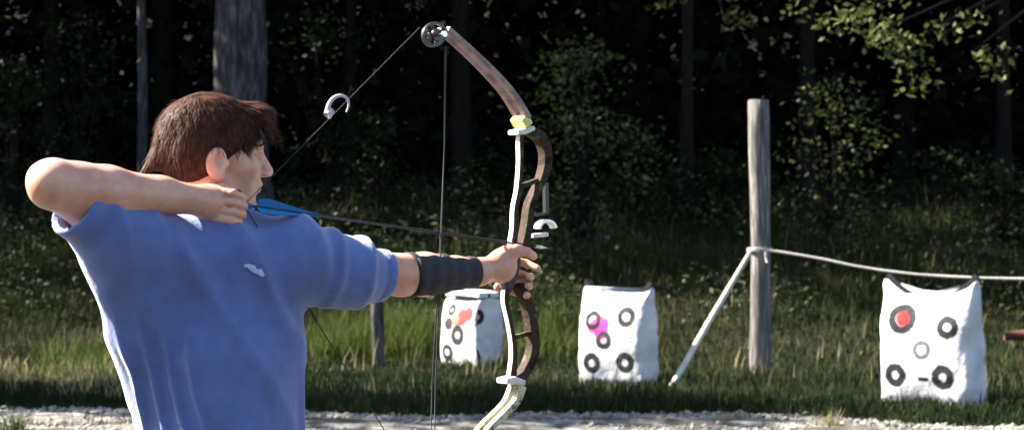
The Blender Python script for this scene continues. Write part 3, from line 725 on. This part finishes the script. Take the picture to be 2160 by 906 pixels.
mb.tube([(bp(700, 232)[0], 0, bp(700, 232)[1]), (bp(690, 244)[0], 0, bp(690, 244)[1])], [.008, .010], 10)
mb.build('string_silencer', M['white_rubber'], bow, smooth=True)
# sight
sg = empty('sight', (0, 0, 0)); sg.parent = bow
mb = MB(); bs(mb, [(1122, 440), (1140, 452), (1158, 450)], 6, .012, .018); bs(mb, [(1160, 385), (1161, 450)], 9, .010, .022); mb.build('sight_bar', M['metal'], sg, bevel=.001)
mb = MB(); c = bp(1160, 484); pts = [(c[0]+.024*math.cos(t), c[1]+.020*math.sin(t)) for t in np.linspace(.1*math.pi, 1.02*math.pi, 16)]
mb.strip(pts, .007, .005, .026, T3); mb.build('pin_guard', M['bright_metal'], sg, bevel=.001)
mb = MB(); bs(mb, [(1128, 497), (1160, 494)], 9, .004, .016); mb.build('arrow_rest', M['riser_edge'], bow, bevel=.002)

# arrow: its own thing, lying on the rest
arM = Matrix(((Adir[0], -Ndir[0], Udir[0], nock[0]), (Adir[1], -Ndir[1], Udir[1], nock[1]), (Adir[2], -Ndir[2], Udir[2], nock[2]), (0, 0, 0, 1)))
arrow = empty('arrow', None, arM); tag(arrow, 'dark arrow with blue vanes nocked on the string below the archer\'s cheek', 'arrow')
mb = MB(); mb.tube([(.012, 0, 0), (alen+.05, 0, 0)], .0027, 10); mb.build('shaft', M['shaft'], arrow, smooth=True)
mb = MB(); mb.tube([(-.004, 0, 0), (.02, 0, 0)], [.0036, .0042], 10); mb.build('nock', M['vane_blue'], arrow, smooth=True)
mb = MB(); mb.tube([(alen+.05, 0, 0), (alen+.065, 0, 0), (alen+.085, 0, 0)], [.0034, .004, .0004], 10); mb.build('point', M['bright_metal'], arrow, smooth=True)
for k in range(3):
    a = R(100+120*k); mb = MB(); pr = [(.03, .003), (.035, .018), (.06, .020), (.10, .014), (.15, .007), (.19, .0035)]
    vs = []
    for (s, hh) in pr:
        for q, o_ in ((.002, -.0005), (.002, .0005), (hh, .0005), (hh, -.0005)):
            vs.append((s, math.cos(a)*q-math.sin(a)*o_, math.sin(a)*q+math.cos(a)*o_))
    fs = [(0, 1, 2, 3)]
    for i in range(len(pr)-1):
        for j in range(4): fs.append((i*4+j, i*4+(j+1) % 4, i*4+4+(j+1) % 4, i*4+4+j))
    e = len(pr)*4-4; fs.append((e+3, e+2, e+1, e)); mb.add(vs, fs)
    ob = mb.build('vane', M['vane_blue'], arrow); at = ob.data.attributes.new('tint', 'FLOAT', 'POINT'); at.data.foreach_set('value', [.3+.3*k]*len(ob.data.vertices))

# ------------------------------------------------------------------ the archer
person = empty('person', (-.6, 4.72, 0)); tag(person, 'archer in a blue T-shirt at full draw, seen from his right, aiming to the right', 'person')
P0 = np.array([-.6, 4.72, 0.])
def up_(v): v = np.array(v, float); return v/np.linalg.norm(v)
Rsh = W(330, 525, 4.66); Relb = W(116, 386, 4.48); Rwr = W(428, 423, 4.655)
Lsh = W(628, 545, 4.76); Lelb = W(845, 580, 4.92); Lwr = W(1010, 573, 5.05)
neck = W(462, 505, 4.76); hc = W(457, 326, 4.79)
tx = up_(Lsh-Rsh)*[1, 1, 0]; tx = up_(tx); tu = np.array([0, 0, 1.]); tv = np.cross(tx, tu)      # tv: chest normal, toward camera
TM = np.array([tx, tv, tu])
pel = np.array([W(470, 906, 4.76)[0], 4.78, .93]); chest = W(472, 640, 4.75); waist = W(466, 860, 4.76)
# head frame
yaw, pit = R(17), R(-5)
Hf = np.array([math.cos(yaw)*math.cos(pit), math.sin(yaw)*math.cos(pit), math.sin(pit)]); Hr = up_(np.cross(Hf, [0, 0, 1.])); Hu = np.cross(Hr, Hf)
HM = np.array([Hf, Hr, Hu]); HS = 1.04
def H(f_, r_, u_): return hc+HS*(Hf*f_+Hr*r_+Hu*u_)
b = SDF(.02)
# torso under the shirt, neck
b.slab(chest+[0, 0, .02], pel+[0, 0, .05], .150, .125, TM, (1, .62, 1), .03)
b.cone(Rsh, Lsh, .055, .055, .04)
b.cone(neck+[0, 0, -.03], H(-.03, 0, -.05), .062, .056, .03)
# head
b.ell(H(-.018, 0, .030), HS*np.array([.098, .074, .086]), HM, .012)
b.ell(H(.028, 0, -.010), HS*np.array([.062, .060, .085]), HM, .02)
b.ell(H(.045, 0, -.055), HS*np.array([.044, .046, .052]), HM, .022)
b.ell(H(.073, 0, -.098), HS*np.array([.018, .021, .017]), HM, .016)      # chin
b.cone(H(-.012, .052, -.052), H(.06, .022, -.095), .014, .013, .025); b.cone(H(-.012, -.052, -.052), H(.06, -.022, -.095), .014, .013, .025)
b.cone(H(.078, .030, .024), H(.083, -.030, .024), .011, .011, .014)      # brow
b.ell(H(.060, .040, -.022), HS*np.array([.022, .018, .018]), HM, .02); b.ell(H(.060, -.040, -.022), HS*np.array([.022, .018, .018]), HM, .02)
for s in (1, -1): b.ell(H(.089, s*.031, .002), HS*np.array([.014, .015, .010]), HM, .010, True)
b.cone(H(.086, 0, .012), H(.108, 0, -.024), .0085, .0115, .009)          # nose
b.ell(H(.100, .011, -.030), HS*np.array([.011, .008, .007]), HM, .006); b.ell(H(.100, -.011, -.030), HS*np.array([.011, .008, .007]), HM, .006)
b.ell(H(.084, 0, -.053), HS*np.array([.013, .024, .012]), HM, .008)
b.cone(H(.092, .012, -.0515), H(.092, -.012, -.0515), .0055, .0055, .004); b.cone(H(.089, .011, -.064), H(.089, -.011, -.064), .0058, .0058, .004)
b.cone(H(.099, .017, -.0578), H(.099, -.017, -.0578), .0018, .0018, .003, True)
for s in (1, -1):   # eyelids and ears
    b.ell(H(.079, s*.030, .003), HS*np.array([.0125, .0135, .0115]), HM, .003)
    b.ell(H(-.012, s*.080, -.020), HS*np.array([.022, .009, .033]), HM, .008)
    b.ell(H(-.004, s*.090, -.011), HS*np.array([.013, .011, .020]), HM, .002, True); b.ell(H(.000, s*.092, -.030), HS*np.array([.008, .008, .010]), HM, .004, True)
    b.ell(H(-.002, s*.077, -.048), HS*np.array([.010, .007, .011]), HM, .008)
    b.ell(H(.010, s*.083, -.020), HS*np.array([.004, .004, .008]), HM, .004)
# right (drawing) arm
um = (Rsh+Relb)/2
b.chain([Rsh, um, Relb], [.060, .056, .046], .03)
fd = Rwr-Relb
b.chain([Relb, Relb+fd*.16+[0, 0, -.006], Relb+fd*.34+[0, 0, -.004], Relb+fd*.7, Rwr], [.043, .050, .049, .037, .029], .02)
b.ell(Relb+[-.018, -.004, -.004], (.032, .032, .040), None, .025)
b.ell(Relb+[-.034, .006, .010], (.016, .018, .020), None, .02); b.cone(Relb+[.050, -.052, -.040], Relb+[.090, -.056, -.020], .003, .003, .012, True)
# left (bow) arm
b.chain([Lsh, (Lsh+Lelb)/2, Lelb], [.058, .052, .042], .03)
fl = Lwr-Lelb
b.chain([Lelb, Lelb+fl*.3, Lelb+fl*.7, Lwr], [.043, .045, .034, .028], .02)
def finger(pts, r0, r1):
    rs = [r0+(r1-r0)*i/(len(pts)-1) for i in range(len(pts))]; b.chain(pts, rs, .0035)
# right hand: palm edge-on to the camera, three fingers hooked round the string under the chin
def hp(px, py, dy): return W(px, py, 4.665+dy)
b.ell(hp(446, 428, 0), (.030, .020, .036), None, .015); b.cone(hp(432, 425, 0), hp(452, 428, -.002), .030, .027, .02); b.cone(hp(456, 409, -.002), hp(459, 451, -.002), .015, .014, .010)
for i, (sy_, ty, L1) in enumerate([(402, 416, 1.0), (422, 434, 1.06), (442, 452, 1.0), (460, 469, .84)]):
    dx = 42*L1
    finger([hp(456, sy_, -.006), hp(462+dx*.72, sy_+5, -.016), hp(462+dx*1.2, ty+1, -.004), hp(462+dx*.85, ty+5, .016)], .0092, .0072)
finger([hp(448, 402, .012), hp(468, 396, .026), hp(492, 402, .030)], .0115, .0085)      # thumb behind, along the jaw
# left hand round the grip
def lp(f_, n_, u_): return grip0+Adir*f_-Ndir*n_+Udir*u_      # n_ away from camera
b.cone(Lwr, lp(-.045, .004, -.004), .027, .024, .02)
b.ell(lp(-.042, -.004, -.002), (.034, .024, .040), None, .015)
b.cone(lp(-.035, -.014, .030), lp(-.012, -.022, .034), .016, .014, .012)
finger([lp(-.050, -.012, .018), lp(-.022, -.024, .036), lp(.008, -.026, .034), lp(.032, -.020, .028)], .0135, .0095)      # thumb on the near side
for i in range(4):
    z = .014-.021*i; q = [1, 1.06, 1, .85][i]
    if i == 0: finger([lp(-.028, .022, z), lp(.010, .030, z+.002), lp(.040, .014, z-.002), lp(.052, -.014, z-.012)], .0105, .0080)
    else: finger([lp(-.028, .022, z), lp(.012*q, .030, z-.003), lp(.034*q, .016, z-.008), lp(.034*q, -.012, z-.012), lp(.018, -.026, z-.012)], .0102, .0080)
V, Fq = b.mesh(.003); V = relax(V, Fq, 2, .45); body = fast('body', V-P0, Fq, M['skin'], person, smooth=True)

ft = SDF(.004); ft.cone(hp(498, 412, -.002), hp(500, 440, .000), .0105, .0105); ft.cone(hp(500, 410, .008), hp(506, 428, .006), .011, .010); V, Fq = ft.mesh(.0025, n=16)
fast('dark_finger_piece', V-P0, Fq, M['strap'], person, smooth=True)  # small dark piece between the fingertips and the cheek
# hair: cap plus strands
h = SDF(.012)
h.ell(H(-.018, 0, .034), HS*np.array([.104, .082, .090]), HM)
h.ell(H(-.044, 0, -.012), HS*np.array([.062, .075, .068]), HM, .03)
h.ell(H(.066, 0, .090), HS*np.array([.044, .050, .024]), HM, .02)
h.cone(H(.092, .012, .086), H(.113, .016, .050), .016, .008, .012); h.cone(H(.088, -.018, .088), H(.106, -.020, .052), .015, .008, .012); h.cone(H(.088, .036, .078), H(.100, .044, .040), .013, .007, .012)
h.cone(H(-.070, 0, .030), H(-.118, 0, -.020), .050, .018, .03); h.cone(H(-.118, 0, -.020), H(-.146, .004, -.052), .018, .007, .01)
h.ell(H(.020, .070, .020), HS*np.array([.013, .010, .030]), HM, .01); h.ell(H(.020, -.070, .020), HS*np.array([.013, .010, .030]), HM, .01)
h.ell(H(.105, 0, -.046), HS*np.array([.082, .085, .092]), HM, .008, True)                # face
for s in (1, -1):
    h.ell(H(.050, s*.09, -.035), HS*np.array([.055, .04, .058]), HM, .008, True)
    h.ell(H(-.002, s*.095, -.030), HS*np.array([.030, .034, .046]), HM, .006, True)
h.ell(H(-.02, 0, -.135), HS*np.array([.13, .12, .060]), HM, .01, True)
V, Fq = h.mesh(.003); V = relax(V, Fq, 1)
nn = vnormals(V, Fq); lc = (V-hc)@HM.T/HS
st = np.stack([lc[:, 0]*22, lc[:, 1]*90, lc[:, 2]*30], -1)
V = V+nn*(.0022*vnoise(st, 1, 3)+.0012*vnoise(st, 2.4, 4))[:, None]
hair = fast('hair', V-P0, Fq, M['hair'], person, smooth=True)
nn = vnormals(V, Fq); earv = np.minimum(np.linalg.norm(V-H(-.006, .09, -.026), axis=1), np.linalg.norm(V-H(-.006, -.09, -.026), axis=1))
ok = np.where((earv > .045) & (((V-hc)@Hu) > -.06) & (nn@Hu > -.5))[0]; pick = rng.choice(ok, 9000)
p = V[pick]; n_ = nn[pick]; crown = H(-.045, .0, .13)
dr = p-crown; dr = dr-n_*(dr*n_).sum(1)[:, None]; dr /= np.linalg.norm(dr, axis=1)[:, None]+1e-6; dr = dr+rng.normal(0, .16, dr.shape)-np.array([0, 0, .15])
ln = rng.uniform(.008, .024, len(p))[:, None]; lift = rng.uniform(.03, .22, len(p))[:, None]
side = np.cross(dr, n_); side /= np.linalg.norm(side, axis=1)[:, None]+1e-6; wd_ = .0007
q0 = p-n_*.001; q1 = p+dr*ln*.55+n_*ln*lift*.6; q2 = p+dr*ln+n_*ln*lift*.5
SV = np.stack([q0-side*wd_, q0+side*wd_, q1+side*wd_*.8, q1-side*wd_*.8, q2+side*wd_*.2, q2-side*wd_*.2], 1).reshape(-1, 3)
i = np.arange(len(p))[:, None]*6; SF = np.concatenate([i+np.array([[0, 1, 2, 3]]), i+np.array([[3, 2, 4, 5]])], 0)
fast('hair_strands', SV-P0, SF, M['hair'], hair)
for s in (1, -1):
    e = SDF(.002); e.ell(H(.0790, s*.030, .003), HS*np.array([.0118, .0118, .0118]), HM); V, Fq = e.mesh(.0018, n=16)
    lc = (V-H(.0815, s*.030, .003)); d = ((V[Fq].mean(1)-H(.0815, s*.030, .003))@up_(Hf+0*Hr)); iris = d > .0118*HS*.86
    fast('eye', V-P0, Fq, None, person, smooth=True, mats=[M['eye'], M['iris']], midx=iris.astype(int))
    e = SDF(.003); e.chain([H(.091, s*.014, .024), H(.090, s*.030, .029), H(.076, s*.045, .024)], [.0030, .0034, .002]); V, Fq = e.mesh(.0016, n=16)
    fast('eyebrow', V-P0, Fq, M['hair'], person, smooth=True)

# T-shirt
t = SDF(.035)
t.slab(chest+[0, 0, .045], W(470, 700, 4.76), .168, .160, TM, (1, .68, 1), .05)
t.slab(W(462, 770, 4.77), W(463, 1000, 4.78), .166, .176, TM, (1, 1, 1), .08)
t.cone(Rsh+[.02, 0, -.012], Lsh+[-.02, 0, -.006], .072, .074, .05)
t.cone(Rsh+[0, 0, -.03], W(330, 700, 4.72), .078, .075, .06)
t.cone(neck+[0, 0, -.03], neck+[0, 0, .012], .088, .066, .04)
Rs2 = Rsh*.22+Relb*.78; t.chain([Rsh+[0, 0, -.01], Rsh*.7+Relb*.3+[0, 0, -.018], Rs2+[0, 0, -.014]], [.080, .074, .064], .04)
t.cone(Rs2*.6+Rsh*.4+[.0, 0, -.045], W(322, 830, 4.72), .052, .060, .06)       # cloth hanging from the raised sleeve
Ls2 = Lsh*.17+Lelb*.83; t.chain([Lsh, Lsh*.55+Lelb*.45+[0, 0, -.012], Ls2+[0, 0, -.008]], [.080, .072, .052], .05)
def crease(u): return (1-np.abs(np.sin(u)))**1.5*2-.75
rd = up_(Relb-Rsh); ld = up_(Lelb-Lsh)
hem = .80
def cut(P, d):
    inner = d+.013
    c = np.maximum.reduce([(P-Rs2)@rd, (P-Ls2)@ld-.012, hem-P[:, 2]]) if True else d
    # neck opening
    nk = np.maximum(np.linalg.norm((P-(neck+[.006, -.004, .03]))*[1, 1, 1], axis=1)-.070, -1)
    # the sleeve planes only cut their own side
    cr = np.where((P-Rsh)@tx < 0, (P-Rs2)@rd, -1); cl = np.where((P-Lsh)@tx > 0, (P-Ls2)@ld, -1)
    d2 = np.maximum.reduce([d, cr, cl, hem-P[:, 2], -nk])
    return np.maximum(d2, -inner)
V, Fq = largest(*t.mesh(.005, cut)); V = relax(V, Fq, 1, .4); nn = vnormals(V, Fq)
def ridge(u): return 1-2*np.abs(((u/2) % 1)*2-1)
lc = (V-chest)@TM.T; xx, zz = lc[:, 0], lc[:, 2]
wn = fbm(V, 6, 3, 40); 
dR = (V-Rsh)@rd; dL = (V-Lsh)@ld
wR = sstep(dR, -.02, .06); wL = sstep(dL, -.01, .07)
ang = xx*.8+zz*.6      # diagonal drag lines from the left shoulder down to the waist
wn = fbm(V, 3.2, 2, 40); w2 = fbm(V, 9, 2, 41)
def soft(u): return 1.6*(np.exp(-3.2*np.sin(u)**2)-.45)      # rounded crests with wide valleys
core = (1-wR)*(1-wL)
# drag lines run from the bow shoulder towards the opposite hip and hang down the right side
fold = .0115*soft((xx*.86+zz*.50)*27+wn*1.3)*core*sstep(wn+.25, -.25, .35)*sstep(zz, -.45, .1)
fold = fold+.0085*soft((xx*.97-zz*.22)*21+wn*1.5+1)*core*sstep(.3-wn, -.2, .4)
lowl = sstep(-xx, .03, .09)*sstep(-zz, -.02, .16)
fold = fold*(1-lowl)+lowl*.013*soft((xx+zz*.15+.03*wn)*70)*(.6+.4*sstep(w2, -.4, .4))
fold = fold+wL*.0075*soft(dL*46+wn*1.6+((V-Lsh)@tu)*10)*(.35+.65*sstep(w2, -.3, .3))+wR*.0060*soft(dR*44+wn*1.6-((V-Rsh)@tu)*22)*(.4+.6*sstep(w2, -.3, .3))
fold = fold+.006*wn+.003*w2
hb = np.maximum(sstep((V-Ls2)@ld, -.022, -.019)*wL, sstep((V-Rs2)@rd, -.022, -.019)*wR); fold = fold*(1-.5*hb)+.0022*hb
inner = t.ev(V) < -.0065; fold = np.where(inner, -fold, fold)      # both faces of the cloth move together
V = V+nn*fold[:, None]
shirt = fast('t_shirt', V-P0, Fq, M['shirt'], person, smooth=True)
# chest emblem: small pale embroidered swirl, laid on the cloth
SV = V
def onshirt(px, py):
    d = np.array([(px-CX)/F, 1, -(py-CY)/F]); d /= np.linalg.norm(d); q = SV-[0, 0, CH]; s = q@d; off = np.linalg.norm(q-s[:, None]*d, axis=1)
    c = np.where(off < .006)[0]; return SV[c[np.argmin(s[c])]]
mb = MB()
ctr = [(514, 566), (521, 563), (530, 567), (539, 573), (548, 577), (555, 583)]
pp = [onshirt(*c)+tv*.001 for c in ctr]; mb.tube(pp, [.002, .005, .009, .006, .008, .003], 8)
e = mb.build('chest_emblem', M['logo'], shirt, smooth=True)
for v in e.data.vertices:
    w_ = np.array(v.co); i_ = int(np.argmin(np.linalg.norm(np.array(pp)-w_, axis=1))); dd = (w_-pp[i_])@tv; v.co = Vector(w_-tv*dd*.75-P0)

# arm guard, three straps
def sleeve(name, a, b_, r1, r2, m, parent, bumpy=0):
    mb = MB(); k = 14; pts = [a+(b_-a)*i/k for i in range(k+1)]; rs = [r1+(r2-r1)*i/k+bumpy*math.sin(i*2.1) for i in range(k+1)]
    rs[0] -= .003; rs[-1] -= .003; mb.tube([q-P0 for q in pts], rs, 28); return mb.build(name, M[m], parent, smooth=True)
ga = Lelb+fl*.10; gb = Lelb+fl*.93
# the guard covers the inner (camera) side of the forearm: a curved plate
axd = up_(fl); g1 = up_(np.cross(axd, [0, 0, 1.])); g2 = np.cross(g1, axd)
vs = []; nA, nB = 22, 20
for j in range(nA+1):
    c = ga+(gb-ga)*j/nA; s_ = (ga-Lelb)@axd+(np.linalg.norm(gb-ga))*j/nA; fr = s_/np.linalg.norm(fl)
    rad = np.interp(fr, [0, .3, .7, 1], [.043, .045, .034, .028])+.0035
    rad += .0012*math.sin(j*1.3)
    for i in range(nB+1):
        th = R(-60)+R(112)*i/nB
        for rr2 in (rad, rad+.004): vs.append(c+g1*rr2*math.cos(th)+g2*rr2*math.sin(th)-P0)
def vi(j, i, k): return (j*(nB+1)+i)*2+k
fs = []
for j in range(nA):
    for i in range(nB):
        fs += [(vi(j, i, 1), vi(j, i+1, 1), vi(j+1, i+1, 1), vi(j+1, i, 1)), (vi(j, i, 0), vi(j+1, i, 0), vi(j+1, i+1, 0), vi(j, i+1, 0))]
    for i in (0, nB): fs.append((vi(j, i, 0), vi(j, i, 1), vi(j+1, i, 1), vi(j+1, i, 0)))
for i in range(nB):
    for j in (0, nA): fs.append((vi(j, i, 0), vi(j, i+1, 0), vi(j, i+1, 1), vi(j, i, 1)))
mb = MB(); mb.add(vs, fs); guard = mb.build('arm_guard', M['guard'], person, smooth=True)
for fr in (.12, .52, .90):
    c = Lelb+fl*fr; rad = np.interp(fr, [0, .3, .7, 1], [.043, .045, .034, .028])+.0045
    sleeve('strap', c-axd*.008, c+axd*.008, rad+.0015, rad+.001, 'strap', guard)

# trousers and shoes (below the frame)
q = SDF(.03); q.slab(pel+[0, 0, .06], pel+[0, 0, -.06], .150, .158, TM, (1, .68, 1))
shoes = []
for s in (1, -1):
    hip = pel+tx*s*.085+[0, 0, -.06]; kn = hip+tx*s*.09+[0, 0, -.40]; an = kn+tx*s*.05+[0, 0, -.37]
    q.chain([hip, kn, an], [.092, .066, .058], .03); shoes.append(an)
V, Fq = q.mesh(.008); V += vnormals(V, Fq)*(.005*fbm(V, 9, 3, 2))[:, None]; fast('trousers', V-P0, Fq, M['trousers'], person, smooth=True)
for an in shoes:
    q = SDF(.02); f0 = np.array([an[0], an[1], .04]); q.cone(f0-tv*.03, f0+tv*.16, .045, .04); q.cone(f0, f0+[0, 0, .06], .045, .042); V, Fq = q.mesh(.006)
    V[:, 2] = np.maximum(V[:, 2], .004); fast('shoe', V-P0, Fq, M['shoe'], person, smooth=True)
